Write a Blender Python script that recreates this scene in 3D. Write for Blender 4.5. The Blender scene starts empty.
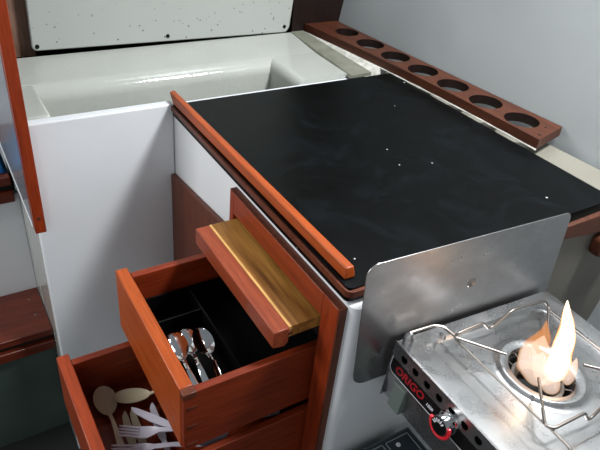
import bpy, bmesh, math, random
from mathutils import Vector, Matrix
random.seed(7)
PI = math.pi
scene = bpy.context.scene
C = scene.collection

# ---------------------------------------------------------------- materials
def lin(c):
    return tuple(((v/255)/12.92 if v/255 <= .04045 else ((v/255+.055)/1.055)**2.4) for v in c) + (1.0,)

def base(name):
    m = bpy.data.materials.new(name); m.use_nodes = True
    nt = m.node_tree
    b = nt.nodes.get('Principled BSDF')
    return m, nt, b

def N(nt, t, **kw):
    n = nt.nodes.new(t)
    for k, v in kw.items():
        if k in n.inputs: n.inputs[k].default_value = v
        else: setattr(n, k, v)
    return n

def coords(nt, scale=(1, 1, 1)):
    tc = nt.nodes.new('ShaderNodeTexCoord')
    mp = nt.nodes.new('ShaderNodeMapping'); mp.inputs['Scale'].default_value = scale
    nt.links.new(tc.outputs['Object'], mp.inputs['Vector'])
    return mp.outputs['Vector']

def ramp(nt, fac, stops):
    r = nt.nodes.new('ShaderNodeValToRGB')
    el = r.color_ramp.elements
    while len(el) < len(stops): el.new(.5)
    for e, (p, c) in zip(el, stops): e.position = p; e.color = c
    nt.links.new(fac, r.inputs['Fac'])
    return r.outputs['Color']

def paint(name, col, rough=.5, metal=0, var=.04, vscale=6, bump=0, bscale=60, coat=0, spec=.5):
    m, nt, b = base(name)
    v = coords(nt)
    n = N(nt, 'ShaderNodeTexNoise', Scale=vscale, Detail=3.0); nt.links.new(v, n.inputs['Vector'])
    c = lin(col)
    lo = tuple(x*(1-var*2) for x in c[:3])+(1,); hi = tuple(min(1, x*(1+var)) for x in c[:3])+(1,)
    nt.links.new(ramp(nt, n.outputs['Fac'], [(.3, lo), (.7, hi)]), b.inputs['Base Color'])
    b.inputs['Roughness'].default_value = rough; b.inputs['Metallic'].default_value = metal
    b.inputs['Specular IOR Level'].default_value = spec
    b.inputs['Coat Weight'].default_value = coat; b.inputs['Coat Roughness'].default_value = .12
    if bump:
        n2 = N(nt, 'ShaderNodeTexNoise', Scale=bscale, Detail=2.0); nt.links.new(v, n2.inputs['Vector'])
        bp = N(nt, 'ShaderNodeBump', Strength=bump, Distance=.002)
        nt.links.new(n2.outputs['Fac'], bp.inputs['Height']); nt.links.new(bp.outputs['Normal'], b.inputs['Normal'])
    return m

def wood(name, dark, light, grain='y', rough=.42, coat=.08, sc=1.0, contrast=(.3, .7), spec=.3):
    """grain runs along the given object axis"""
    m, nt, b = base(name)
    g = {'x': (5, 75, 75), 'y': (75, 5, 75), 'z': (75, 75, 5)}[grain]
    v = coords(nt, tuple(q*sc for q in g))
    n = N(nt, 'ShaderNodeTexNoise', Scale=1.0, Detail=5.0, Roughness=.6, Distortion=.6); nt.links.new(v, n.inputs['Vector'])
    col = ramp(nt, n.outputs['Fac'], [(contrast[0], lin(dark)), (contrast[1], lin(light))])
    # fine pores
    v2 = coords(nt, tuple(q*sc*5 for q in g))
    n2 = N(nt, 'ShaderNodeTexNoise', Scale=1.0, Detail=2.0); nt.links.new(v2, n2.inputs['Vector'])
    mx = N(nt, 'ShaderNodeMix', data_type='RGBA', blend_type='MULTIPLY'); mx.inputs[0].default_value = .5
    nt.links.new(col, mx.inputs[6])
    nt.links.new(ramp(nt, n2.outputs['Fac'], [(.35, (.6, .55, .5, 1)), (.55, (1, 1, 1, 1))]), mx.inputs[7])
    nt.links.new(mx.outputs[2], b.inputs['Base Color'])
    b.inputs['Roughness'].default_value = rough; b.inputs['Specular IOR Level'].default_value = spec
    b.inputs['Coat Weight'].default_value = coat; b.inputs['Coat Roughness'].default_value = .2
    bp = N(nt, 'ShaderNodeBump', Strength=.12, Distance=.001)
    nt.links.new(n2.outputs['Fac'], bp.inputs['Height']); nt.links.new(bp.outputs['Normal'], b.inputs['Normal'])
    return m

def speckled(name, col, spot, scale, thr, rough, low_z=None, smear=None, spec=.5, dot=.3):
    """paint with rare specks; optionally only below local height low_z"""
    m, nt, b = base(name)
    v = coords(nt)
    n = N(nt, 'ShaderNodeTexVoronoi', Scale=scale); nt.links.new(v, n.inputs['Vector'])
    sep = nt.nodes.new('ShaderNodeSeparateColor'); nt.links.new(n.outputs['Color'], sep.inputs['Color'])
    pick = N(nt, 'ShaderNodeMath', operation='GREATER_THAN'); nt.links.new(sep.outputs[0], pick.inputs[0]); pick.inputs[1].default_value = thr
    rad = N(nt, 'ShaderNodeMath', operation='MULTIPLY'); nt.links.new(sep.outputs[1], rad.inputs[0]); rad.inputs[1].default_value = dot
    near = N(nt, 'ShaderNodeMath', operation='LESS_THAN'); nt.links.new(n.outputs['Distance'], near.inputs[0]); nt.links.new(rad.outputs[0], near.inputs[1])
    f = N(nt, 'ShaderNodeMath', operation='MULTIPLY'); nt.links.new(pick.outputs[0], f.inputs[0]); nt.links.new(near.outputs[0], f.inputs[1])
    fac = f.outputs[0]
    if low_z is not None:
        tc = nt.nodes.new('ShaderNodeTexCoord'); sx = nt.nodes.new('ShaderNodeSeparateXYZ'); nt.links.new(tc.outputs['Object'], sx.inputs[0])
        lt = N(nt, 'ShaderNodeMapRange'); nt.links.new(sx.outputs['Z'], lt.inputs[0])
        lt.inputs[1].default_value = 0; lt.inputs[2].default_value = low_z; lt.inputs[3].default_value = .9; lt.inputs[4].default_value = 0
        f2 = N(nt, 'ShaderNodeMath', operation='MULTIPLY'); nt.links.new(fac, f2.inputs[0]); nt.links.new(lt.outputs[0], f2.inputs[1]); fac = f2.outputs[0]
    mx = N(nt, 'ShaderNodeMix', data_type='RGBA'); nt.links.new(fac, mx.inputs[0])
    mx.inputs[6].default_value = lin(col); mx.inputs[7].default_value = lin(spot)
    if smear:
        ns = N(nt, 'ShaderNodeTexNoise', Scale=9.0, Detail=8.0, Roughness=.7, Distortion=1.2); nt.links.new(v, ns.inputs['Vector'])
        nt.links.new(ramp(nt, ns.outputs['Fac'], [(.48, lin(col)), (.78, lin(smear))]), mx.inputs[6])
        rr = N(nt, 'ShaderNodeMapRange'); nt.links.new(ns.outputs['Fac'], rr.inputs[0])
        rr.inputs[1].default_value = .3; rr.inputs[2].default_value = .75; rr.inputs[3].default_value = rough-.06; rr.inputs[4].default_value = rough+.12
        nt.links.new(rr.outputs[0], b.inputs['Roughness'])
    else: b.inputs['Roughness'].default_value = rough
    b.inputs['Specular IOR Level'].default_value = spec
    nt.links.new(mx.outputs[2], b.inputs['Base Color'])
    return m

def metal(name, col, rough, brushed=None, smudge=.1):
    m, nt, b = base(name)
    v = coords(nt, brushed or (1, 1, 1))
    n = N(nt, 'ShaderNodeTexNoise', Scale=14.0, Detail=6.0, Roughness=.65); nt.links.new(v, n.inputs['Vector'])
    c = lin(col)
    nt.links.new(ramp(nt, n.outputs['Fac'], [(.3, tuple(x*.75 for x in c[:3])+(1,)), (.65, c)]), b.inputs['Base Color'])
    mr = N(nt, 'ShaderNodeMapRange'); nt.links.new(n.outputs['Fac'], mr.inputs[0])
    mr.inputs[1].default_value = .3; mr.inputs[2].default_value = .7; mr.inputs[3].default_value = rough+smudge; mr.inputs[4].default_value = max(.04, rough-smudge*.4)
    nt.links.new(mr.outputs[0], b.inputs['Roughness'])
    b.inputs['Metallic'].default_value = 1
    return m

def flame_mat(core_stops, power, dens=.95):
    m = bpy.data.materials.new('flame_glow'); m.use_nodes = True
    nt = m.node_tree; nt.nodes.clear()
    out = nt.nodes.new('ShaderNodeOutputMaterial')
    lw = N(nt, 'ShaderNodeLayerWeight', Blend=.35)
    v = coords(nt)
    sx = nt.nodes.new('ShaderNodeSeparateXYZ'); nt.links.new(v, sx.inputs[0])
    nz = N(nt, 'ShaderNodeTexNoise', Scale=28.0, Detail=2.0, Distortion=1.0); nt.links.new(v, nz.inputs['Vector'])
    core = ramp(nt, lw.outputs['Facing'], core_stops)
    em = N(nt, 'ShaderNodeEmission', Strength=power); nt.links.new(core, em.inputs['Color'])
    # paler, pinkish and thinner towards the base
    hz = N(nt, 'ShaderNodeMapRange'); nt.links.new(sx.outputs['Z'], hz.inputs[0])
    hz.inputs[1].default_value = 0.0; hz.inputs[2].default_value = .05; hz.inputs[3].default_value = .45*dens; hz.inputs[4].default_value = dens
    edge = N(nt, 'ShaderNodeMapRange'); nt.links.new(lw.outputs['Facing'], edge.inputs[0])
    edge.inputs[1].default_value = .12; edge.inputs[2].default_value = .88; edge.inputs[3].default_value = 1; edge.inputs[4].default_value = 0
    a = N(nt, 'ShaderNodeMath', operation='MULTIPLY'); nt.links.new(hz.outputs[0], a.inputs[0]); nt.links.new(edge.outputs[0], a.inputs[1])
    tr = nt.nodes.new('ShaderNodeBsdfTransparent')
    mx = nt.nodes.new('ShaderNodeMixShader')
    nt.links.new(a.outputs[0], mx.inputs[0]); nt.links.new(tr.outputs[0], mx.inputs[1]); nt.links.new(em.outputs[0], mx.inputs[2])
    nt.links.new(mx.outputs[0], out.inputs['Surface'])
    return m

M = dict(
    white=paint('white_gelcoat', (222, 224, 226), .32, var=.02),
    carcass=paint('white_laminate', (226, 227, 228), .35, var=.015),
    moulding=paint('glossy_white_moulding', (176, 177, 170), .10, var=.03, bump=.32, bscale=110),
    hull=paint('grey_white_hull_lining', (208, 212, 212), .5, var=.03, vscale=3),
    panel=speckled('mould_spotted_white', (170, 172, 167), (78, 70, 58), 125, .72, .45, low_z=.12, dot=.32),
    sealant=paint('old_white_sealant', (208, 205, 195), .7, var=.15, vscale=60, bump=.6, bscale=120),
    ledge=paint('beige_ledge', (138, 134, 122), .6, var=.06),
    shaded=paint('shaded_white_paint', (118, 113, 104), .5, var=.08, vscale=8),
    grey_strip=paint('grey_beige_strip', (122, 122, 108), .7, var=.12, vscale=30),
    red_y=wood('varnished_mahogany_y', (118, 43, 17), (144, 57, 24), 'y'),
    red_x=wood('varnished_mahogany_x', (108, 38, 16), (134, 50, 21), 'x'),
    red_z=wood('varnished_mahogany_z', (122, 42, 16), (150, 56, 22), 'z'),
    orange_y=wood('orange_varnished_front', (148, 62, 20), (170, 78, 28), 'y', sc=.7),
    strip_y=wood('pinkish_red_strip', (120, 50, 28), (148, 70, 42), 'y'),
    pale=wood('pale_edge_wood', (176, 128, 66), (222, 176, 108), 'y'),
    gold=wood('golden_figured_board', (120, 74, 28), (186, 134, 66), 'y', sc=.45, contrast=(.38, .64)),
    dull_y=wood('dull_brown_mahogany', (78, 36, 22), (106, 54, 34), 'z', coat=.1),
    rack=wood('rack_mahogany', (66, 33, 19), (96, 50, 29), 'y', coat=.15, rough=.5),
    darkwood=wood('dark_bulkhead_and_hole_shade', (20, 11, 9), (34, 20, 16), 'z', coat=.1),
    brown=wood('brown_trim', (118, 88, 72), (142, 108, 92), 'z', coat=0, rough=.6),
    deepred=wood('deep_red_step', (76, 27, 14), (102, 40, 22), 'x', coat=.5),
    black_top=speckled('worn_black_laminate', (3, 4, 4), (190, 195, 190), 60, .955, .36, smear=(12, 18, 22), spec=.10, dot=.16),
    black=paint('black_plastic', (9, 9, 10), .4, spec=.3),
    deep=paint('dark_void', (8, 8, 8), .8),
    green=paint('dark_green_painted_panel', (62, 76, 68), .6, var=.1),
    floor=paint('dark_sole', (20, 22, 22), .7, var=.15),
    alu=metal('brushed_aluminium', (196, 194, 194), .30, (1, 1, 1.5), .10),
    steel=metal('stainless_sheet', (204, 203, 203), .25, None, .15),
    rod=metal('stainless_rod', (158, 150, 144), .34),
    chrome=metal('polished_steel', (225, 225, 225), .07, None, .04),
    sticker=paint('black_sticker', (16, 15, 16), .3),
    redink=paint('red_print', (150, 22, 30), .4),
    redknob=paint('red_arc', (214, 38, 50), .35),
    whiteink=paint('white_print', (225, 225, 228), .4),
    greymark=paint('pale_outline', (150, 156, 160), .4),
    slate=paint('dark_slate_panel', (46, 54, 60), .35, var=.1, vscale=25),
    slate2=paint('dark_slate_rim', (78, 86, 90), .4),
    cream=paint('cream_plastic', (192, 178, 150), .4, var=.03),
    lav=paint('clear_white_plastic', (196, 190, 202), .35, var=.03),
    blue=paint('blue_fabric', (40, 120, 190), .7, var=.2, vscale=25),
    bracket=paint('grey_green_bracket', (96, 106, 100), .5),
    cheek=paint('grey_gloss_cheek', (120, 124, 130), .18, var=.1, vscale=4),
    flame=flame_mat([(.0, (1, .90, .74, 1)), (.35, (1, .74, .48, 1)), (.58, (1, .36, .08, 1)), (1, (.8, .1, .0, 1))], 3.0),
    flame_low=flame_mat([(.0, (1, .78, .66, 1)), (.4, (1, .68, .48, 1)), (.7, (1, .42, .14, 1)), (1, (.8, .12, .0, 1))], 1.35, .62),
    flame_wisp=flame_mat([(.0, (1, .40, .10, 1)), (.6, (1, .28, .04, 1)), (1, (.7, .1, .0, 1))], 1.0, .42),
)

# ---------------------------------------------------------------- mesh helpers
MATW = {}
def wmat(o): return MATW.get(o.name, Matrix.Identity(4))

def thing(name, label, cat, loc=(0, 0, 0), rot=None, group=None):
    o = bpy.data.objects.new(name, None); C.objects.link(o)
    mw = Matrix.Translation(loc)
    if rot is not None: mw = mw @ rot.to_4x4()
    o.matrix_world = mw; MATW[o.name] = mw
    o.empty_display_size = .05
    o['label'] = label; o['category'] = cat
    if group: o['group'] = group
    return o

def obj(name, bm, mat, parent=None, world=True, bevel=0, seg=2, smooth=None, label=None, solid=0):
    """link bm as ONE mesh object. world=True: bm is in world space."""
    bmesh.ops.recalc_face_normals(bm, faces=bm.faces)
    if parent is None:
        xs = [v.co for v in bm.verts]
        if world is True:
            cx = (min(v.x for v in xs)+max(v.x for v in xs))/2; cy = (min(v.y for v in xs)+max(v.y for v in xs))/2; cz = min(v.z for v in xs)
            loc = Vector((cx, cy, cz))
            bmesh.ops.translate(bm, verts=bm.verts, vec=-loc)
        else: loc = Vector((0, 0, 0))
    me = bpy.data.meshes.new(name)
    if parent is not None and world:
        bm.transform(wmat(parent).inverted())
    bm.to_mesh(me); bm.free()
    mats = mat if isinstance(mat, (list, tuple)) else [mat]
    for m in mats: me.materials.append(m)
    o = bpy.data.objects.new(name, me); C.objects.link(o)
    if parent is None:
        o.location = loc; MATW[o.name] = Matrix.Translation(loc)
    else:
        o.parent = parent; MATW[o.name] = wmat(parent)
    if solid:
        md = o.modifiers.new('solid', 'SOLIDIFY'); md.thickness = solid; md.offset = 0
    if bevel:
        md = o.modifiers.new('bevel', 'BEVEL'); md.width = bevel; md.segments = seg; md.limit_method = 'ANGLE'; md.angle_limit = math.radians(40)
    if smooth is None: smooth = bool(bevel)
    if smooth:
        for p in me.polygons: p.use_smooth = True
        me.set_sharp_from_angle(angle=math.radians(42))
    if label: o['label'] = label
    return o

def struct(name, bm, mat, label=None, cat='room', **kw):
    o = obj(name, bm, mat, None, **kw); o['kind'] = 'structure'
    o['label'] = label or name.replace('_', ' '); o['category'] = cat
    return o

def B(): return bmesh.new()

def box(bm, x0, x1, y0, y1, z0, z1, mi=0):
    vs = [bm.verts.new((x, y, z)) for z in (z0, z1) for y in (y0, y1) for x in (x0, x1)]
    for f in ((0, 1, 3, 2), (4, 6, 7, 5), (0, 4, 5, 1), (2, 3, 7, 6), (0, 2, 6, 4), (1, 5, 7, 3)):
        bm.faces.new([vs[i] for i in f]).material_index = mi
    return vs

def hexa(bm, bottom, top):
    """box with free corners; bottom/top: 4 points each, same winding"""
    a = [bm.verts.new(p) for p in bottom]; b = [bm.verts.new(p) for p in top]
    bm.faces.new(a[::-1]); bm.faces.new(b)
    for i in range(4): bm.faces.new((a[i], a[(i+1) % 4], b[(i+1) % 4], b[i]))

def prism(bm, pts, d):
    """extrude a planar polygon of 3D points by vector d"""
    a = [bm.verts.new(p) for p in pts]; b = [bm.verts.new(Vector(p)+Vector(d)) for p in pts]
    n = len(pts)
    bm.faces.new(a[::-1]); bm.faces.new(b)
    for i in range(n): bm.faces.new((a[i], a[(i+1) % n], b[(i+1) % n], b[i]))

def rounded(pts, radii, n=6):
    """round the corners of a 2D polygon"""
    out = []; k = len(pts)
    for i, p in enumerate(pts):
        r = radii[i] if isinstance(radii, (list, tuple)) else radii
        p = Vector(p); a = Vector(pts[i-1])-p; b = Vector(pts[(i+1) % k])-p
        if r <= 0: out.append(tuple(p)); continue
        ang = a.angle(b); t = r/math.tan(ang/2)
        a.normalize(); b.normalize()
        p0 = p+a*t; p1 = p+b*t
        c = p+(a+b).normalized()*(r/math.sin(ang/2))
        a0 = math.atan2(p0.y-c.y, p0.x-c.x); a1 = math.atan2(p1.y-c.y, p1.x-c.x)
        da = (a1-a0+PI) % (2*PI)-PI
        for j in range(n+1):
            q = a0+da*j/n; out.append((c.x+r*math.cos(q), c.y+r*math.sin(q)))
    return out

def tube(bm, pts, r, n=8, fillet=0.0, closed=False):
    pts = [Vector(p) for p in pts]
    if fillet:
        q = [pts[0]]
        for i in range(1, len(pts)-1):
            a = pts[i-1]-pts[i]; b = pts[i+1]-pts[i]
            t = min(fillet, a.length*.45, b.length*.45)
            p0 = pts[i]+a.normalized()*t; p1 = pts[i]+b.normalized()*t
            for s in range(6):
                u = s/5; q.append(p0*(1-u)**2+pts[i]*2*u*(1-u)+p1*u*u)
        q.append(pts[-1]); pts = q
    rings = []; up = None
    m = len(pts)
    for i, p in enumerate(pts):
        d = (pts[min(i+1, m-1)]-pts[max(i-1, 0)])
        if closed: d = pts[(i+1) % m]-pts[i-1]
        d.normalize()
        if up is None:
            up = Vector((0, 0, 1)) if abs(d.z) < .9 else Vector((1, 0, 0))
        s = d.cross(up).normalized(); up = s.cross(d).normalized()
        rr = r[i] if isinstance(r, (list, tuple)) else r
        rings.append([bm.verts.new(p+(s*math.cos(2*PI*k/n)+up*math.sin(2*PI*k/n))*rr) for k in range(n)])
    for i in range(m-1 if not closed else m):
        a = rings[i]; b = rings[(i+1) % m]
        for k in range(n): bm.faces.new((a[k], a[(k+1) % n], b[(k+1) % n], b[k]))
    if not closed:
        bm.faces.new(rings[0][::-1]); bm.faces.new(rings[-1])

def lathe(bm, prof, c=(0, 0, 0), n=40, mat=None, cap=True):
    """profile of (radius, height) about local z through c"""
    rings = []
    for r, z in prof:
        ring = []
        for k in range(n):
            p = Vector((r*math.cos(2*PI*k/n), r*math.sin(2*PI*k/n), z))
            if mat: p = mat @ p
            ring.append(bm.verts.new(p+Vector(c)))
        rings.append(ring)
    for a, b in zip(rings, rings[1:]):
        for k in range(n): bm.faces.new((a[k], a[(k+1) % n], b[(k+1) % n], b[k]))
    if cap:
        bm.faces.new(rings[0][::-1]); bm.faces.new(rings[-1])

def hole_cell(bm, quad, c, r, f, n=32, wi=0):
    """a quad (CCW 2D corners) with a round hole; f(u,v,s) gives the 3D point, s=0 top, 1 bottom"""
    q = [Vector(p) for p in quad]; c = Vector(c)
    angs = sorted([2*PI*k/n for k in range(n)]+[math.atan2(p.y-c.y, p.x-c.x) % (2*PI) for p in q])
    inner = []; outer = []
    for a in angs:
        d = Vector((math.cos(a), math.sin(a)))
        best = None
        for i in range(len(q)):
            e0 = q[i]; e = q[(i+1) % len(q)]-e0
            den = d.x*e.y-d.y*e.x
            if abs(den) < 1e-12: continue
            w = e0-c
            t = (w.x*e.y-w.y*e.x)/den; s = (w.x*d.y-w.y*d.x)/den
            if t > 0 and -1e-6 <= s <= 1+1e-6 and (best is None or t < best): best = t
        outer.append(c+d*best); inner.append(c+d*r)
    m = len(angs)
    V = {}
    for s in (0, 1):
        V['o', s] = [bm.verts.new(f(p.x, p.y, s)) for p in outer]; V['i', s] = [bm.verts.new(f(p.x, p.y, s)) for p in inner]
    for k in range(m):
        l = (k+1) % m
        bm.faces.new((V['o', 0][k], V['o', 0][l], V['i', 0][l], V['i', 0][k]))
        bm.faces.new((V['o', 1][k], V['i', 1][k], V['i', 1][l], V['o', 1][l]))
        bm.faces.new((V['i', 0][k], V['i', 0][l], V['i', 1][l], V['i', 1][k])).material_index = wi
        bm.faces.new((V['o', 0][k], V['o', 1][k], V['o', 1][l], V['o', 0][l]))

def strip_loft(bm, st, th=.0014, n=8):
    """flatware blank along +x; stations (x, y, half width, z, cup depth)"""
    rings = []
    for (x, y, w, z, cup) in st:
        top = []; bot = []
        for k in range(n+1):
            u = -1+2*k/n
            zz = z-cup*(1-u*u)
            top.append((x, y+u*w, zz+th/2)); bot.append((x, y+u*w, zz-th/2))
        rings.append([bm.verts.new(p) for p in top+bot[::-1]])
    m = len(rings[0])
    for a, b in zip(rings, rings[1:]):
        for k in range(m): bm.faces.new((a[k], a[(k+1) % m], b[(k+1) % m], b[k]))
    bm.faces.new(rings[0][::-1]); bm.faces.new(rings[-1])

def spoon_bm(L=.165, bl=.062, bw=.021, hw=.0065, cup=.010, th=.0016):
    """bowl tip at the origin, handle running to +x"""
    bm = B(); st = []
    for i in range(13):
        t = i/12; x = bl*(1-math.cos(PI*t))/2
        w = bw*math.sqrt(max(0, 1-(2*(x/bl)-1)**2))*(1-.12*(x/bl))
        w = max(w, .0015 if i == 0 else .0035)
        st.append((x, 0, w, 0, cup*(w/bw)**1.2))
    for t, w, z in ((.08, .0032, .004), (.2, .0030, .010), (.45, .0042, .012), (.75, .0060, .009), (.93, hw, .005), (.985, hw*.8, .004), (1, hw*.4, .004)):
        st.append((bl+(L-bl)*t, 0, w, z, .0004))
    strip_loft(bm, st, th)
    return bm

def fork_bm(L=.16, th=.0018):
    bm = B()
    for k in range(4):
        y = (k-1.5)*.0062
        strip_loft(bm, [(0, y, .0008, .002, 0), (.006, y, .0017, .0005, 0), (.036, y*1.0, .0022, -.004, 0)], th, 2)
    strip_loft(bm, [(.034, 0, .0117, -.004, .001), (.05, 0, .0120, -.003, .002), (.06, 0, .0085, .001, .002), (.07, 0, .0045, .004, .001), (.1, 0, .004, .006, .0005), (L-.01, 0, .0065, .002, 0), (L, 0, .003, .001, 0)], th, 6)
    return bm

def knife_bm(L=.165, th=.002):
    bm = B()
    strip_loft(bm, [(0, .003, .001, 0, 0), (.01, .001, .005, 0, 0), (.05, 0, .0075, 0, 0), (.078, 0, .0065, 0, 0), (.086, 0, .0042, 0, 0), (.13, 0, .0048, .001, 0), (L-.008, 0, .006, 0, 0), (L, 0, .003, 0, 0)], th, 4)
    return bm

def place(o, head, tail, roll=0.0):
    """turn a top-level flatware object so that it runs from head to tail"""
    h = Vector(head); d = (Vector(tail)-h).normalized()
    s = Vector((0, 0, 1)).cross(d).normalized(); u = d.cross(s)
    R_ = Matrix((d, s, u)).transposed().to_4x4()
    o.matrix_world = Matrix.Translation(h) @ R_ @ Matrix.Rotation(roll, 4, 'X')

def plain(name, bm, mat, label, cat, group=None, smooth=True):
    o = obj(name, bm, mat, None, world='local', smooth=smooth)
    o['label'] = label; o['category'] = cat
    if group: o['group'] = group
    return o

# ================================================================ setting
FZ = -.10                                   # cabin sole
b = B(); box(b, -1.6, .75, -1.2, 1.3, FZ-.04, FZ); struct('floor', b, M['floor'], 'dark cabin floor at the foot of the galley', 'floor')

# hull lining on the right: leans outwards as it rises
def hull_xy(y): return .655+(.99-y)*.0845
b = B()
n = 14; rows = []
for zz, off in ((FZ, -.22), (.3, -.12), (.6, -.045), (.86, -.002), (.905, .0), (1.05, .022), (1.3, .05), (1.7, .07), (2.1, .05)):
    rows.append([b.verts.new((hull_xy(1.3-2.5*k/n)+off+.0, 1.3-2.5*k/n, zz)) for k in range(n+1)])
for r0, r1 in zip(rows, rows[1:]):
    for k in range(n): b.faces.new((r0[k], r0[k+1], r1[k+1], r1[k]))
bmesh.ops.solidify(b, geom=b.faces[:], thickness=.02)
struct('wall_right', b, M['hull'], 'grey-white hull lining leaning outwards behind the cup rack', 'wall', smooth=True)

# dark bulkhead behind, brown trim beside the spotted panel
b = B(); box(b, -.3, .75, 1.12, 1.15, FZ, 2.0); struct('wall_back', b, M['darkwood'], 'dark wooden bulkhead at the back', 'wall')
b = B(); box(b, .494, .74, 1.0065, 1.03, .86, 2.0); struct('wall_back_right', b, M['darkwood'], 'dark wooden bulkhead corner between the white panel and the hull', 'wall')
b = B(); box(b, -.292, -.20, 1.02, 1.06, .90, 1.8); struct('trim_1', b, M['brown'], 'brown wooden trim left of the spotted white panel', 'trim')

# companionway on the left
b = B(); box(b, -1.4, -.3056, .92, .94, FZ, .60); struct('wall_left', b, M['white'], 'white riser wall behind the lower step', 'wall')
b = B(); box(b, -1.4, -.32, 1.20, 1.23, .5, 2.0); struct('wall_far_left', b, M['white'], 'white wall behind the upper step', 'wall')
b = B(); box(b, -1.4, -.3056, .765, .785, FZ, .255); struct('wall_front_left', b, M['green'], 'dark green panel under the lower step', 'wall')

def step(z, y0, y1, label, mat, xr=-.3165):
    t = thing('companionway_step', label, 'step', (-.8, y0, z-.05), group=None)
    b = B(); box(b, -1.4, xr, y0, y1, z-.022, z); obj('tread', b, mat, t, bevel=.003)
    b = B(); box(b, -1.4, xr, y0+.012, y0+.022, z-.038, z-.022); obj('shadow_gap', b, M['deep'], t)
    b = B(); box(b, -1.4, xr, y0-.004, y0+.022, z-.066, z-.038); obj('lower_rail', b, M['deepred'], t, bevel=.003)
    return t
s1 = step(.30, .742, .9195, 'deep red varnished lower step in front of the white riser', M['deepred'], -.3056)
for i, (px, py) in enumerate(((-.335, .875), (-.333, .81))):
    b = B(); lathe(b, [(.0001, 0), (.0035, .0), (.003, .0012), (.0001, .0014)], (px, py, .2998), 10); obj('screw', b, M['rod'], s1)
s2 = step(.655, .905, 1.1995, 'deep red upper step partly hidden by the grey cheek panel', M['deepred'])

# blue cloth lying on the upper step
b = B(); nx, ny = 16, 12; g = []
for j in range(ny+1):
    row = []
    for i in range(nx+1):
        u, v = i/nx, j/ny
        e = min(1, 5*min(u, 1-u, v, 1-v))
        row.append(b.verts.new((-.52+.2*u, .93+.15*v, .6565+e*(.045+.014*math.sin(9*u+3*v)+.01*math.sin(14*v+4*u)))))
    g.append(row)
for j in range(ny):
    for i in range(nx): b.faces.new((g[j][i], g[j][i+1], g[j+1][i+1], g[j+1][i]))
o = obj('blue_cloth', b, M['blue'], None, smooth=True, solid=.002); o['label'] = 'blue cloth bundle lying on the upper step at left'; o['category'] = 'cloth'

# side board of the companionway: grey cheek with white bottom edge and red front post
t = thing('companionway_board', 'upright grey board with a bright red wooden front edge beside the steps', 'board', (-.306, .645, .67))
b = B(); box(b, -.315, -.2935, .634, .6575, .668, 1.75); obj('front_post', b, M['red_z'], t, bevel=.002)
b = B(); prism(b, [(-.3155, .6575, .675), (-.3155, 1.10, .70), (-.3155, 1.10, 1.75), (-.3155, .6575, 1.75)], (.0095, 0, 0)); obj('cheek_panel', b, M['cheek'], t)
b = B(); prism(b, [(-.3165, .6575, .668), (-.3165, 1.10, .693), (-.3165, 1.10, .700), (-.3165, .6575, .675)], (.0105, 0, 0)); obj('bottom_edge', b, M['white'], t, label='thin white bottom edge')
b = B()
lathe(b, [(.0001, 0), (.004, 0), (.0035, .001), (.0001, .0012)], (-.304, .634, .705), 10, Matrix.Rotation(PI/2, 3, 'X')); obj('plug', b, M['rack'], t)

# ================================================================ white storage bin behind the counter
t = thing('storage_bin', 'glossy white moulded bin with an open recess behind the counter', 'storage bin', (.1, .82, FZ))
b = B()
box(b, -.305, .0, .66, .682, FZ, .9)                       # front wall
box(b, .0, .50, .6625, .682, .60, .893)
obj('front_wall', b, M['white'], t, bevel=.0035, seg=3); b = B()
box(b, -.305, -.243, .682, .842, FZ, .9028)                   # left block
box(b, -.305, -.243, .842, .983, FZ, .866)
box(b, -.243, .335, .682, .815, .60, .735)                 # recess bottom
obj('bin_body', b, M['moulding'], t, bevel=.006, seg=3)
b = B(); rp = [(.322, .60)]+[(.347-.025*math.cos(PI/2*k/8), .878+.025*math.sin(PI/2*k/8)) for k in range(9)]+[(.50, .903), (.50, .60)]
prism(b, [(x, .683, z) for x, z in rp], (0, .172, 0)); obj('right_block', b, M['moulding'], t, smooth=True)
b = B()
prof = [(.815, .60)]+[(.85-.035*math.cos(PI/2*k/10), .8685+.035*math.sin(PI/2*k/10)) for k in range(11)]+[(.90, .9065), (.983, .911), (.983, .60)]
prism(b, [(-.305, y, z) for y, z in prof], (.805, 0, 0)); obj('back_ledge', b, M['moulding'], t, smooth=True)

# ================================================================ spotted white panel
PM = Matrix.Rotation(math.radians(-1.0), 3, 'Y')
t = thing('locker_panel', 'white locker panel with mould spots and three dark screws at the back', 'panel', (-.212, .985, .9225))
b = B(); pl = rounded([(0, 0), (.684, -.0115), (.72, .4), (.72, .75), (0.02, .75)], [.012, .02, 0, .02, .02])
prism(b, [(x, 0, z) for x, z in pl], (0, .012, 0)); obj('panel', b, M['panel'], t, world=False, bevel=.003, smooth=True)
b = B(); prism(b, [(x*1.0+.004, .012, z+.001) for x, z in pl], (0, .03, 0)); obj('backing', b, M['deep'], t, world=False)
for x, z in ((.012, .0105), (.326, .0085), (.668, .006)):
    b = B(); lathe(b, [(.0001, 0), (.0052, 0), (.0045, .002), (.0001, .0026)], (x, 0, z), 14, Matrix.Rotation(PI/2, 3, 'X')); obj('screw', b, M['black'], t, world=False, smooth=True)

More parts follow.
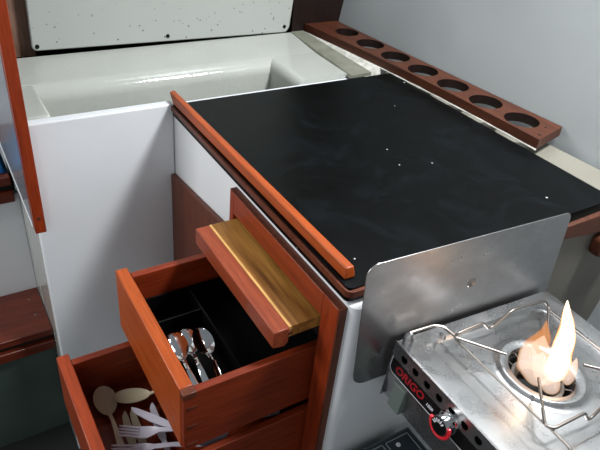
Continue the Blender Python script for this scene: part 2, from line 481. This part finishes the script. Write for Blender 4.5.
# ================================================================ cup rack along the hull
t = thing('cup_rack', 'long dark wooden rack with seven round cup holes along the hull', 'cup rack', (.62, .6, .9))
A0 = Vector((.535, 1.004)); AM = Vector((.600, .62)); A1 = Vector((.611, .200)); E0 = Vector((.648, 1.004)); E1 = Vector((.716, .226))
H0 = Vector((.616, .905)); H1 = Vector((.6535, .286))
def front(f): return A0*(1-f)**2+AM*2*f*(1-f)+A1*f*f
def fy(y):
    lo, hi = 0, 1
    for _ in range(40):
        m = (lo+hi)/2
        if front(m).y > y: lo = m
        else: hi = m
    return lo
b = B()
def rk(u, v, s): return Vector((u+(-.003 if False else 0), v, .925-.021*s))
for i in range(7):
    c = H0.lerp(H1, i/6)
    f0 = 0 if i == 0 else fy((H0+(H1-H0)*((i-.5)/6)).y)
    f1 = 1 if i == 6 else fy((H0+(H1-H0)*((i+.5)/6)).y)
    g0 = (front(f0).y-A0.y)/(A1.y-A0.y); g1 = (front(f1).y-A0.y)/(A1.y-A0.y)
    quad = [front(f0), front(f1), E0.lerp(E1, g1), E0.lerp(E1, g0)]
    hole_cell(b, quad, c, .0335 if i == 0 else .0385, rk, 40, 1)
bmesh.ops.remove_doubles(b, verts=b.verts[:], dist=.0004)
dead = [f for f in b.faces if abs(f.normal.z) < .5 and all(len(e.link_faces) > 2 for e in f.edges if abs((e.verts[0].co-e.verts[1].co).z) < .001)]
bmesh.ops.delete(b, geom=dead, context='FACES_ONLY')
obj('rack_board', b, [M['rack'], M['darkwood']], t)  # hole walls take the dark wood: shade inside the holes painted in
b = B()
hexa(b, [(.516, .99, .886), (.524, .685, .886), (.60, .685, .886), (.60, .99, .886)], [(.534, 1.0, .9035), (.566, .69, .9035), (.60, .69, .9035), (.60, 1.0, .9035)])
obj('sealant_bead', b, M['sealant'], t, label='crumbling white sealant bead along the front of the rack')
b = B(); tube(b, [(front(f).x-.001, front(f).y, .9025) for f in [.38+.62*k/20 for k in range(21)]], [.0016+.0006*math.sin(k*2.3) for k in range(21)], 6); obj('sealant_line', b, M['sealant'], t)
for x, y in ((.632, .218), (.676, .238)):
    b = B(); lathe(b, [(.0001, 0), (.003, 0), (.0028, .0006), (.0001, .0008)], (x, y, .925), 10); obj('screw', b, M['black'], t)

b = B(); prism(b, [(.606, 1.02, .86), (.636, 1.02, .86), (.706, .2, .86), (.722, .0, .86), (.606, .0, .86)][::-1], (0, 0, .021)); struct('trim_2', b, M['ledge'], 'pale ledge between the counter and the hull', 'ledge')
b = B(); hexa(b, [(.474, .984, .8985), (.518, .982, .8985), (.527, .664, .8985), (.462, .664, .8985)], [(.478, .984, .9125), (.518, .982, .9135), (.527, .664, .9070), (.466, .664, .9050)])
struct('trim_3', b, M['grey_strip'], 'grey strip between the white bin and the cup rack', 'trim')  # mottled grey-beige strip, darker than the moulding beside it

# ================================================================ galley cabinet
t = cab = thing('galley_cabinet', 'white galley cabinet with two open mahogany drawers under the black counter', 'cabinet', (.3, .3, FZ))
b = B()
Y0, Y1 = .045, .345
ZB, ZT = .40, .845
box(b, 0, .015, Y1, .658, FZ, .8735)
box(b, 0, .015, .006, Y0, FZ, .8735)
box(b, 0, .015, Y0, Y1, ZT, .8735); box(b, 0, .015, Y0, Y1, FZ, ZB)
box(b, .015, .60, .645, .658, FZ, .8735)
box(b, .56, .575, .006, .645, FZ, .8735)
box(b, .015, .56, .006, .645, .36, .372)
obj('carcass', b, M['carcass'], t)
b = B(); box(b, .44, .72, -.013, .006, FZ, .872); obj('end_panel_section', b, M['shaded'], t, label='white end panel behind the heat shield, shade painted in as grey')  # shade beside the heat shield is put into this darker colour
b = B(); pl = rounded([(0, -.013), (.44, -.013), (.44, .006), (0, .006)], [.013, 0, 0, 0], 8)
prism(b, [(x, y, FZ) for x, y in pl], (0, 0, .972)); obj('end_panel', b, M['carcass'], t, smooth=True)
# mahogany frame round the drawer opening
b = B(); box(b, -.014, -.0005, .0045, .043, .30, .8655); obj('frame_stile', b, M['red_z'], t, bevel=.0015)
b = B(); box(b, -.014, -.0005, .341, .356, .30, .8645); obj('frame_stile', b, M['red_z'], t, bevel=.0015)
b = B(); box(b, -.014, -.0005, .043, .341, .822, .8655); obj('frame_rail', b, M['red_y'], t, bevel=.0015)
b = B(); box(b, -.0136, -.0003, .0015, .0044, .30, .8672); box(b, -.0136, -.0003, .0044, .356, .8656, .8672); obj('frame_edge', b, M['dull_y'], t, label='dark outer edge of the drawer frame')
b = B(); prism(b, [(-.012, .357, .30), (-.012, .6575, .30), (-.012, .6575, .733), (-.012, .357, .769)], (.0115, 0, 0)); obj('side_panel', b, M['dull_y'], t, bevel=.002, label='dull brown wooden panel beside the drawers')
# dark mesh strip under the pull-out board
b = B(); box(b, .002, .006, .047, .343, .756, .784); obj('dark_grille', b, M['deep'], t)

# pull-out board: golden wood with a red strip in front
b = B(); box(b, -.0565, .18, .053, .3405, .789, .810); brd = obj('pull_out_board', b, M['gold'], t, bevel=.0012, label='golden figured pull-out board')
b = B(); box(b, -.0617, -.0566, .053, .3405, .789, .8102); obj('edge_strip', b, M['pale'], brd, bevel=.001, label='pale wooden strip along the board')
b = B(); prism(b, [(-.0890, .050, .8110), (-.0619, .050, .8110), (-.0619, .050, .782), (-.0680, .050, .7745), (-.0890, .050, .7790)], (0, .289, 0)); obj('front_strip', b, M['strip_y'], brd, bevel=.002, label='reddish wooden front strip')
b = B(); box(b, -.064, -.0575, .0495, .0531, .797, .803); obj('tongue', b, M['dull_y'], brd)

def drawer(z, x0, h, y0, y1, xf, front_mat, label, depth):
    """z top, x0 outer front, runs to x = depth"""
    b = B()
    zb = z-h
    box(b, x0+.001, depth, y0, y0+.013, zb, z-.001)            # near side, lapping the front
    box(b, x0+.022, depth, y1-.028, y1-.014, zb, z-.002)       # far side
    box(b, depth-.012, depth, y0+.013, y1-.028, zb, z-.002)
    box(b, x0+.022, depth, y0+.013, y1-.028, zb+.012, zb+.018)
    d = obj('drawer', b, M['red_x'], cab, bevel=.0015, label=label)
    b = B(); box(b, x0, x0+.0215, y0+.0134, y1, zb-.006, z); f = obj('drawer_front', b, front_mat, d, bevel=.002)
    b = B(); box(b, x0, x0+.0215, y0-.0006, y0+.0133, z-.0115, z+.0002); obj('corner_joint', b, M['dull_y'], f, bevel=.001)
    zz = zb+.008
    while zz < z-.03:
        b = B(); prism(b, [(x0+.006, y0-.0001, zz), (x0+.022, y0-.0001, zz+.002), (x0+.022, y0-.0001, zz+.0045), (x0+.006, y0-.0001, zz+.0065)], (0, -.0006, 0))
        obj('dovetail_pin', b, M['dull_y'], f); zz += .042
    return d
drawer(.745, -.2300, .128, .054, .3635, 0, M['orange_y'], 'upper drawer pulled out, with bright orange-brown front', .26)
drawer(.600, -.3525, .120, .047, .3465, 0, M['red_y'], 'lower drawer pulled further out, with red-brown front', .20)

# ================================================================ black countertop
t = ct = thing('countertop', 'worn black galley countertop with mahogany edging and raised left rail', 'countertop', (.28, .33, .875))
pl = rounded([(-.002, 0.004), (.603, .004), (.586, .6585), (-.002, .6585)], [.010, 0, 0, 0], 6)
b = B(); prism(b, [(x, y, .8745) for x, y in pl], (0, 0, .0255)); obj('black_top', b, M['black_top'], t)
pl = rounded([(-.0062, -.0022), (.40, -.0022), (.40, .0037), (-.0021, .0037), (-.0021, .6585), (-.0062, .6585)], [.012, 0, 0, .004, 0, 0], 6)
b = B(); prism(b, [(x, y, .8870) for x, y in pl], (0, 0, .0105)); obj('wood_edging', b, M['dull_y'], t, smooth=True)
b = B(); hexa(b, [(.0035, .023, .9003), (.0225, .023, .9003), (.0165, .6585, .9003), (-.0018, .6585, .9003)], [(.0055, .026, .919), (.0195, .026, .919), (.0135, .688, .919), (-.0010, .682, .919)])
obj('raised_rail', b, M['orange_y'], t, bevel=.0025, seg=3)
b = B(); hexa(b, [(.4005, -.022, .876), (.602, -.026, .852), (.602, -.0135, .852), (.4005, -.0135, .876)], [(.4005, -.022, .899), (.602, -.026, .9035), (.602, -.0135, .9035), (.4005, -.0135, .899)])
struct('trim_4', b, M['rack'], 'brown wooden edging on the near end of the counter', 'trim', bevel=.002)
# wooden handhold at the far right
b = B(); prism(b, [(x, -.014, z) for x, z in rounded([(.545, .846), (.60, .855), (.64, .838), (.64, .792), (.60, .79), (.552, .805)], .012, 4)], (0, -.022, 0))
o = obj('wooden_cleat', b, M['rack'], None, bevel=.004); o['label'] = 'small brown wooden cleat on the white cabinet end below the counter edge'; o['category'] = 'cleat'

# ================================================================ cutlery tray and spoons in the upper drawer
t = thing('cutlery_tray', 'black plastic cutlery tray lying in the upper drawer', 'cutlery tray', (-.05, .2, .636))
b = B()
tx0, tx1, ty0, ty1, tz0, tz1 = -.205, .20, .072, .330, .6362, .690
box(b, tx0, tx1, ty0, ty1, tz0, tz0+.002)
for (x0, x1, y0, y1) in ((tx0, tx0+.003, ty0, ty1), (tx1-.003, tx1, ty0, ty1), (tx0, tx1, ty0, ty0+.003), (tx0, tx1, ty1-.003, ty1)): box(b, x0, x1, y0, y1, tz0, tz1)
obj('tray_shell', b, M['black'], t)
b = B(); box(b, -.108, -.105, ty0+.003, ty1-.003, tz0+.002, tz1-.004); obj('divider', b, M['black'], t)
b = B(); box(b, tx0+.003, -.108, .268, .271, tz0+.002, tz1-.006); obj('divider', b, M['black'], t)

SG = 'steel spoons in the black tray'
spoon = plain('steel_spoon', spoon_bm(.15, .056, .0195, .0052, .009, .0014), M['chrome'], 'polished steel spoon nearest the drawer front in the black tray', 'spoon', SG)
place(spoon, (-.1795, .232, .688), (-.1785, .088, .652), .25)
for lab, h, tl, rl in (('polished steel spoon in the middle of three, its bowl reaching furthest back', (-.1545, .244, .6765), (-.1640, .090, .6525), .1),
                       ('polished steel spoon at the right of the three in the black tray', (-.1360, .216, .696), (-.1500, .086, .668), -.2)):
    c = spoon.copy(); C.objects.link(c); c['label'] = lab; c['group'] = SG; place(c, h, tl, rl)

# ================================================================ plastic cutlery in the lower drawer
PG = 'plastic cutlery in the lower drawer'
ps = plain('plastic_spoon', spoon_bm(.165, .066, .0215, .006, .007, .002), M['cream'], 'cream plastic spoon at the left with its round bowl up', 'spoon', PG)
place(ps, (-.289, .318, .5185), (-.296, .16, .506), 0)
c = ps.copy(); C.objects.link(c); c['label'] = 'cream plastic spoon lying crosswise behind, bowl turned on its side'; c['group'] = PG
place(c, (-.2765, .280, .522), (-.128, .238, .513), -.2)
pf = plain('plastic_fork', fork_bm(), M['lav'], 'white plastic fork with tines pointing left under the upper drawer', 'fork', PG)
place(pf, (-.292, .200, .530), (-.150, .128, .527), 0)
c = pf.copy(); C.objects.link(c); c['label'] = 'white plastic fork nearest the viewer at the bottom of the photo'; c['group'] = PG
place(c, (-.314, .171, .524), (-.16, .118, .512), .1)
pk = plain('plastic_knife', knife_bm(), M['lav'], 'white plastic knife lying diagonally above the forks', 'knife', PG)
place(pk, (-.258, .240, .5235), (-.170, .10, .548), .1)
for lab, h, tl in (('white plastic knife standing out beside the crosswise spoon', (-.2195, .245, .512), (-.232, .085, .512)),
                   ('cream plastic knife directly beneath the round-bowled spoon handle', (-.268, .255, .505), (-.282, .10, .505)),
                   ('cream plastic knife second to the right of the round-bowled spoon', (-.2545, .255, .5045), (-.262, .10, .5045))):
    c = pk.copy(); C.objects.link(c); c['label'] = lab; c['group'] = PG; place(c, h, tl)
    if lab.startswith('cream'):
        c.data = pk.data.copy(); c.data.materials[0] = M['cream']
c = ps.copy(); c.data = ps.data.copy(); c.data.materials[0] = M['lav']; C.objects.link(c); c['label'] = 'white plastic spoon by the near side of the lower drawer'; c['group'] = PG
place(c, (-.205, .0845, .594), (-.05, .0845, .568), .2)
c = pf.copy(); C.objects.link(c); c['label'] = 'white plastic fork peeking out under the side of the upper drawer'; c['group'] = PG
place(c, (-.165, .100, .596), (-.02, .105, .570), 0)

# ================================================================ camping stove (tilted on its mount)
RS = Matrix.Rotation(math.radians(-.5), 3, 'Z') @ Matrix.Rotation(math.radians(4.5), 3, 'Y')
SO = Vector((.080, -.0285, .795))
t = st = thing('camping_stove', 'stainless steel single burner alcohol stove with a black control strip', 'stove', SO, RS)
W, D = .356, .285
def S(name, bm, mat, parent=st, **kw): return obj(name, bm, mat, parent, world=False, **kw)
# body
b = B()
T = .0012; HB = .118
def body_wall(p0, p1, d): prism(b, [p0, p1, (p1[0], p1[1], -HB), (p0[0], p0[1], -HB)], d)
body_wall((.002, -.001, -.003), (W-.002, -.001, -.003), (0, -T, 0))
body_wall((.002, -D+.001, -.003), (W-.002, -D+.001, -.003), (0, T, 0))
body_wall((W-.001, -.001, -.003), (W-.001, -D+.001, -.003), (-T, 0, 0))
prism(b, [(.002, -.002, -.062), (.002, -D+.002, -.062), (.010, -D+.002, -HB), (.010, -.002, -HB)], (T, 0, 0))
box(b, .010, W-.002, -D+.002, -.002, -HB, -HB+T)
S('body', b, M['steel'])
# vented front
b = B()
def fv(u, v, s): return Vector((.0005+.0014*s, u, v))
hy = [-.027, -.0535, -.0795, -.1055, -.1315, -.1575, -.1735+.0, -.199, -.2245, -.25]
hy = [-.027-.0262*i for i in range(10)]
edges = [-.001]+[(a+c)/2 for a, c in zip(hy, hy[1:])]+[-D+.001]
for i, yy in enumerate(hy):
    hole_cell(b, [(edges[i+1], -.030), (edges[i], -.030), (edges[i], -.001), (edges[i+1], -.001)], (yy, -.0175), .0066, fv, 20)
box(b, .0005, .0019, -D+.001, -.001, -.062, -.030)
vf = S('front_strip', b, M['steel'], label='vented front strip')
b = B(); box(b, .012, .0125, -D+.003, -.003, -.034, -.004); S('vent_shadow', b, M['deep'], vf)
# cooktop: nested loops from the outer edge to the burner opening
bc = Vector((.178, -.138))
def rrect(x0, x1, y0, y1, r, n=96):
    pts = rounded([(x0, y0), (x1, y0), (x1, y1), (x0, y1)], r, 8)
    seg = []; L = 0
    k = len(pts); lens = [0]
    # resample by angle about the burner centre so loops line up
    out = []
    for i in range(n):
        a = 2*PI*i/n; d = Vector((math.cos(a), math.sin(a))); best = None
        for j in range(k):
            e0 = Vector(pts[j]); e = Vector(pts[(j+1) % k])-e0
            den = d.x*e.y-d.y*e.x
            if abs(den) < 1e-12: continue
            w = e0-bc; tt = (w.x*e.y-w.y*e.x)/den; s = (w.x*d.y-w.y*d.x)/den
            if tt > 0 and -1e-5 <= s <= 1+1e-5 and (best is None or tt > best): best = tt
        out.append(bc+d*best)
    return out
def circ(r, n=96): return [bc+Vector((math.cos(2*PI*i/n), math.sin(2*PI*i/n)))*r for i in range(n)]
loops = [(rrect(0, W, -D, 0, .004), -.012), (rrect(0, W, -D, 0, .004), -.002), (rrect(.002, W-.002, -D+.002, -.002, .004), 0),
         (rrect(.039, W-.033, -D+.026, -.020, .026), 0), (rrect(.042, W-.036, -D+.029, -.023, .024), -.0005), (rrect(.046, W-.040, -D+.033, -.027, .022), -.0065), (rrect(.050, W-.044, -D+.037, -.031, .02), -.0070),
         (circ(.078), -.0060), (circ(.072), -.0050), (circ(.069), -.0030), (circ(.0655), .0005), (circ(.063), .0012), (circ(.054), -.0015), (circ(.051), -.003), (circ(.0500), -.006), (circ(.0500), -.02)]
b = B(); prev = None
for pts, z in loops:
    ring = [b.verts.new((p.x, p.y, z)) for p in pts]
    if prev:
        for k in range(96): b.faces.new((prev[k], prev[(k+1) % 96], ring[(k+1) % 96], ring[k]))
    prev = ring
S('cooktop', b, M['steel'], smooth=True)
# burner: canister seen through the opening
b = B(); lathe(b, [(.062, -.055), (.062, -.022), (.049, -.020), (.0485, -.05)], (bc.x, bc.y, 0), 48, cap=False)
lathe(b, [(.0001, -.05), (.05, -.05)], (bc.x, bc.y, 0), 48, cap=False); br = S('burner', b, M['deep'], smooth=True)
b = B(); lathe(b, [(.030, -.030), (.040, -.022), (.0405, -.020), (.036, -.0195), (.0285, -.028)], (bc.x, bc.y, 0), 48, cap=False); S('canister_rim', b, M['rod'], br, smooth=True)
for k in range(12):
    a = 2*PI*k/12; b = B()
    tube(b, [(bc.x+math.cos(a)*.038, bc.y+math.sin(a)*.038, -.0165), (bc.x+math.cos(a)*.0495, bc.y+math.sin(a)*.0495, -.012)], .0009, 6); S('spoke', b, M['rod'], br)
# pot support: bent rod frame with four arms
RR = .0023
ps_ = S('pot_support', (lambda bb: (tube(bb, [(.128, -.102, .017), (.071, -.0455, .022), (.078, -.0455, .028), (.129, -.0455, .033), (.149, -.0455, .013), (.158, -.0455, .013), (.193, -.0455, .038), (.276, -.0455, .034), (.289, -.050, .020), (.226, -.103, .012)], RR, 10, .008), bb)[1])(B()), M['rod'], smooth=True)
b = B(); tube(b, [(.1365, -.157, .018), (.0705, -.222, .021), (.078, -.231, .022), (.138, -.233, .027), (.150, -.236, .010), (.160, -.236, .010), (.19, -.234, .036), (.274, -.234, .034), (.291, -.228, .022), (.231, -.166, .017)], RR, 10, .008); S('support_rod', b, M['rod'], ps_, smooth=True)
b = B(); tube(b, [(.0765, -.044, .0155), (.0785, -.224, .0155)], RR*.8, 8); S('support_rod', b, M['rod'], ps_, smooth=True)
b = B(); tube(b, [(.292, -.052, .012), (.294, -.224, .014)], RR*.8, 8); S('support_rod', b, M['rod'], ps_, smooth=True)
b = B(); tube(b, [(.009, -.010, .002), (.009, -.010, .019), (.060, -.0115, .020), (.075, -.020, .019), (.080, -.046, .0165)], RR, 8, .007); S('hinge_rod', b, M['rod'], ps_, smooth=True)
b = B(); tube(b, [(.009, -.272, .002), (.009, -.272, .018), (.060, -.270, .019), (.076, -.262, .018), (.079, -.222, .0165)], RR, 8, .007); S('hinge_rod', b, M['rod'], ps_, smooth=True)
for yy in (-.015, -.267):
    b = B(); tube(b, [(.006, yy+.004, 0), (.006, yy+.004, .017), (.010, yy, .023), (.014, yy-.004, .017), (.014, yy-.004, 0)], .0028, 8, .004); S('hinge_loop', b, M['steel'], smooth=True)
b = B(); tube(b, [(.077, -.017, -.001), (.077, -.017, .0045), (.077, -.027, .0045), (.077, -.027, -.003)], .0016, 8, .002); S('clip', b, M['steel'], smooth=True)

# control strip: black sticker, thin pale outline, red lettering, numerals
pl = rounded([(-.006, -.030), (-.006, -.0555), (-.205, -.0555), (-.205, -.030)], [.005, .010, .010, .005], 6)
b = B(); prism(b, [(.0004, y, z) for y, z in pl], (-.0006, 0, 0)); sk = S('sticker', b, M['sticker'])
b = B(); outer = rounded([(-.0045, -.027), (-.0045, -.0570), (-.2065, -.0570), (-.2065, -.027)], [.002, .011, .011, .002], 8)
inn = rounded([(-.0058, -.027), (-.0058, -.0557), (-.2052, -.0557), (-.2052, -.027)], [.002, .010, .010, .002], 8)
vo = [b.verts.new((-.0003, y, z)) for y, z in outer]; vi = [b.verts.new((-.0003, y, z)) for y, z in inn]
for k in range(len(vo)-1): b.faces.new((vo[k], vo[k+1], vi[k+1], vi[k]))
S('outline', b, M['whiteink'], sk)

def text(s, size, mat, parent, M4, bold=0.0, shear=0.0, width=1.0):
    cu = bpy.data.curves.new('tmp', 'FONT'); cu.body = s; cu.size = size; cu.extrude = .0002; cu.offset = bold; cu.shear = shear
    o = bpy.data.objects.new('tmp', cu); C.objects.link(o)
    dg = bpy.context.evaluated_depsgraph_get(); dg.update()
    me = bpy.data.meshes.new_from_object(o.evaluated_get(dg))
    C.objects.unlink(o); bpy.data.objects.remove(o)
    bm = B(); bm.from_mesh(me); bpy.data.meshes.remove(me)
    bm.transform(M4 @ Matrix.Diagonal((width, 1, 1, 1)))
    return bm
# text on the -x face: reading direction -y, up +z
TX = Matrix(((0, 0, -1, 0), (-1, 0, 0, 0), (0, 1, 0, 0), (0, 0, 0, 1)))
b = text('ORIGO', .0195, None, sk, Matrix.Translation((-.0005, -.017, -.0485)) @ TX, .0006, .2, 1.03); S('lettering', b, M['redink'], sk)
b = text('1500', .0075, None, sk, Matrix.Translation((-.0005, -.0895, -.0475)) @ TX, .0002, .2); S('numerals', b, M['whiteink'], sk)
# knob
KC = Vector((0, -.1355, -.0335)); RK = Matrix.Rotation(-PI/2, 3, 'Y')
b = B(); lathe(b, [(.0175, 0), (.0175, .004), (.0155, .005), (.0152, .019), (.0142, .0208), (.0001, .021)], KC, 40, RK, cap=False); kn = S('knob', b, M['chrome'], smooth=True)
b = B(); lathe(b, [(.0001, .0212), (.0132, .0212), (.0128, .0220), (.0001, .0222)], KC, 32, RK, cap=False); S('dial_face', b, M['black'], kn)
b = B(); pts = []
for i in range(25):
    a = math.radians(175+215*i/24)
    pts.append(KC+Vector((-.0185, -.0178*math.cos(a), .0178*math.sin(a))))
tube(b, pts, .0026, 8); S('red_arc', b, M['redknob'], kn, smooth=True)
for i in range(6):
    a = math.radians(168-22*i); b = B()
    d = Vector((0, -math.cos(a), math.sin(a))); s = Vector((0, d.z, -d.y))
    p0 = KC+Vector((-.0223, 0, 0))+d*.0068; p1 = KC+Vector((-.0223, 0, 0))+d*.0122
    prism(b, [p0-s*.0009, p0+s*.0009, p1+s*.0011, p1-s*.0011], (-.0003, 0, 0)); S('dial_mark', b, M['whiteink'], kn)
# mounting bracket at the back corner and lower rail to the cabinet end
b = B(); box(b, -.004, .012, -.052, -.0255, -.112, -.0625); box(b, .012, .04, -.0255, .004, -.112, -.098); S('mounting_bracket', b, M['bracket'], bevel=.0015)
for x, y in ((.09, -.05), (W-.05, -.05), (.09, -D+.05), (W-.05, -D+.05)):
    b = B(); lathe(b, [(.011, 0), (.0095, -.03), (.012, -.036), (.012, -.042)], (x, y, -HB), 18); S('foot', b, M['black'], smooth=True)

# heat shield standing between the counter end and the stove
t = thing('heat_shield', 'upright aluminium sheet with rounded corners between the counter and the stove', 'heat shield', SO, RS)
pl = rounded([(-.0915, .1565), (-.056, -.0865), (.384, -.0865), (.336, .1660)], [.018, .030, .01, .018], 8)
b = B(); prism(b, [(x, .0070, z) for x, z in pl], (0, .0016, 0)); sh = obj('shield_sheet', b, M['alu'], t, world=False, bevel=.0005)
b = B(); lathe(b, [(.0001, .0004), (.004, .0005), (.0055, .0016), (.0075, .0016), (.0092, 0)], (.140, .0069, .068), 20, Matrix.Rotation(PI/2, 3, 'X'), cap=False); obj('rivet', b, M['rod'], t, world=False, smooth=True)
sh

# flame over the burner
fo = SO+RS @ Vector((bc.x, bc.y, -.014))
t = thing('flame', 'bright orange and white flame burning over the stove burner', 'flame', fo)
R0 = Vector((.821, -.571, 0)); F0 = Vector((.571, .821, 0))
def tongue(name, spine, mat='flame', n=20):
    """spine rows: (s along right, h, half width, half depth, depth offset)"""
    b = B(); rings = []
    q = len(name)
    for (s, h, w, d, o_) in spine:
        ring = []
        for k in range(n):
            a = 2*PI*k/n
            e = 1+.16*math.sin(2*a+h*70+q)+.10*math.sin(3*a-h*110)          # licking, uneven outline
            ring.append(b.verts.new(R0*(s+w*e*math.cos(a))+F0*(o_+d*e*math.sin(a))+Vector((0, 0, h+.006*math.sin(3*a+q)*min(1, w/.02)*min(1, h/.02)))))
        rings.append(ring)
    for a, c in zip(rings, rings[1:]):
        for k in range(n): b.faces.new((a[k], a[(k+1) % n], c[(k+1) % n], c[k]))
    b.faces.new(rings[0][::-1]); b.faces.new(rings[-1])
    o = obj(name, b, M[mat], t, world=False, smooth=True)
    md = o.modifiers.new('sub', 'SUBSURF'); md.levels = 2; md.render_levels = 2
    return o
tongue('tall_tongue', [(.020, .004, .018, .016, 0), (.018, .018, .023, .018, 0), (.019, .036, .018, .016, 0), (.017, .055, .0135, .013, 0), (.013, .075, .014, .012, 0), (.011, .095, .0155, .011, 0), (.005, .115, .0105, .008, 0), (-.004, .138, .0045, .004, 0), (-.009, .154, .0006, .0006, 0)])
tongue('broad_lobe', [(-.010, .004, .022, .020, -.004), (-.016, .014, .028, .024, -.004), (-.020, .030, .027, .023, -.002), (-.024, .044, .022, .018, 0), (-.027, .056, .014, .012, 0), (-.028, .064, .006, .005, 0), (-.028, .070, .001, .001, 0)], 'flame_low')
tongue('middle_lobe', [(.004, .004, .018, .016, -.008), (.002, .016, .021, .017, -.008), (-.004, .032, .020, .016, -.006), (-.011, .048, .017, .014, -.002), (-.016, .062, .013, .010, 0), (-.018, .074, .007, .006, 0), (-.019, .084, .001, .001, 0)], 'flame_low')
tongue('front_lobe', [(.006, .000, .016, .010, -.026), (.005, .010, .019, .011, -.026), (.006, .020, .014, .009, -.024), (.008, .030, .007, .005, -.020), (.009, .037, .001, .001, -.018)], 'flame_low')
tongue('orange_wisp', [(-.022, .046, .019, .014, .002), (-.021, .062, .017, .012, .002), (-.019, .078, .013, .009, .002), (-.019, .092, .008, .006, .002), (-.022, .104, .003, .002, .002), (-.024, .112, .0006, .0006, .002)], 'flame_wisp')
tongue('small_lobe', [(.034, .004, .010, .009, -.01), (.036, .018, .011, .009, -.01), (.037, .034, .008, .007, -.01), (.036, .048, .004, .003, -.01), (.035, .056, .0005, .0005, -.01)], 'flame_low')
for o in t.children: pass

# ================================================================ dark case with outlined panes below the stove
t = thing('control_box', 'dark grey box with pale outlined rectangular panes on top, below the stove', 'box', (.10, -.20, FZ))
b = B(); box(b, .006, .162, -.36, -.034, .35, .546); box(b, .02, .15, -.35, -.04, FZ, .35); obj('case', b, M['slate2'], t, bevel=.004)
b = B(); box(b, .010, .156, -.355, -.040, .545, .5475); tp = obj('top_panel', b, M['slate'], t)
def outline(x0, x1, y0, y1, w=.0016):
    b = B(); z = .5475
    for q in ((x0, x1, y0, y0+w), (x0, x1, y1-w, y1), (x0, x0+w, y0, y1), (x1-w, x1, y0, y1)): box(b, q[0], q[1], q[2], q[3], z, z+.0006)
    obj('pane_outline', b, M['greymark'], tp)
for k in range(4):
    y1 = -.045-.077*k
    outline(.100, .150, y1-.070, y1); outline(.016, .094, y1-.070, y1)
b = B(); lathe(b, [(.0001, 0), (.0045, 0), (.004, .001), (.0001, .0014)], (.1195, -.058, .5475), 16); obj('indicator', b, M['whiteink'], tp)

# ================================================================ light
def area(name, loc, target, size, power, col=(1, 1, 1), sy=None):
    l = bpy.data.lights.new(name, 'AREA'); l.energy = power; l.size = size; l.color = col
    if sy: l.shape = 'RECTANGLE'; l.size_y = sy
    o = bpy.data.objects.new(name, l); C.objects.link(o); o.location = loc
    o.rotation_euler = (Vector(target)-Vector(loc)).to_track_quat('-Z', 'Y').to_euler()
    return o
area('hatch_light', (.62, -.20, 2.05), (.0, .35, .8), .22, 30, (.95, .98, 1))
area('overhead_fill', (.55, .62, 2.10), (.45, .55, .8), .45, 5, (.92, .97, 1))  # added overhead fill, source unseen, brightens the bin ledge and stove
area('companionway_light', (-1.5, .74, 1.70), (-.1, .40, .7), .6, 20, (.97, .99, 1))
area('cabin_fill', (-1.3, -1.0, 1.5), (-.1, .45, .7), .7, 5, (.95, .98, 1))  # added weak fill from behind the camera, no known lamp there
w = bpy.data.worlds.new('cabin'); scene.world = w; w.use_nodes = True
bg = w.node_tree.nodes['Background']; bg.inputs[0].default_value = (.80, .88, .95, 1); bg.inputs[1].default_value = .26

# ================================================================ camera
cam = bpy.data.cameras.new('camera'); co = bpy.data.objects.new('camera', cam); C.objects.link(co)
yaw, pit, rol = math.radians(34.822), math.radians(34.590), math.radians(6.453)
f = Vector((math.sin(yaw)*math.cos(pit), math.cos(yaw)*math.cos(pit), -math.sin(pit)))
r = Vector((math.cos(yaw), -math.sin(yaw), 0)); u = r.cross(f)
r2 = math.cos(rol)*r+math.sin(rol)*u; u2 = -math.sin(rol)*r+math.cos(rol)*u
co.matrix_world = Matrix.Translation((-.440058, -.488904, 1.450858)) @ Matrix((r2, u2, -f)).transposed().to_4x4()
cam.sensor_width = 36; cam.lens = 611.91/600*36; cam.clip_start = .01
scene.camera = co
scene.view_settings.view_transform = 'Standard'
scene.view_settings.look = 'None'
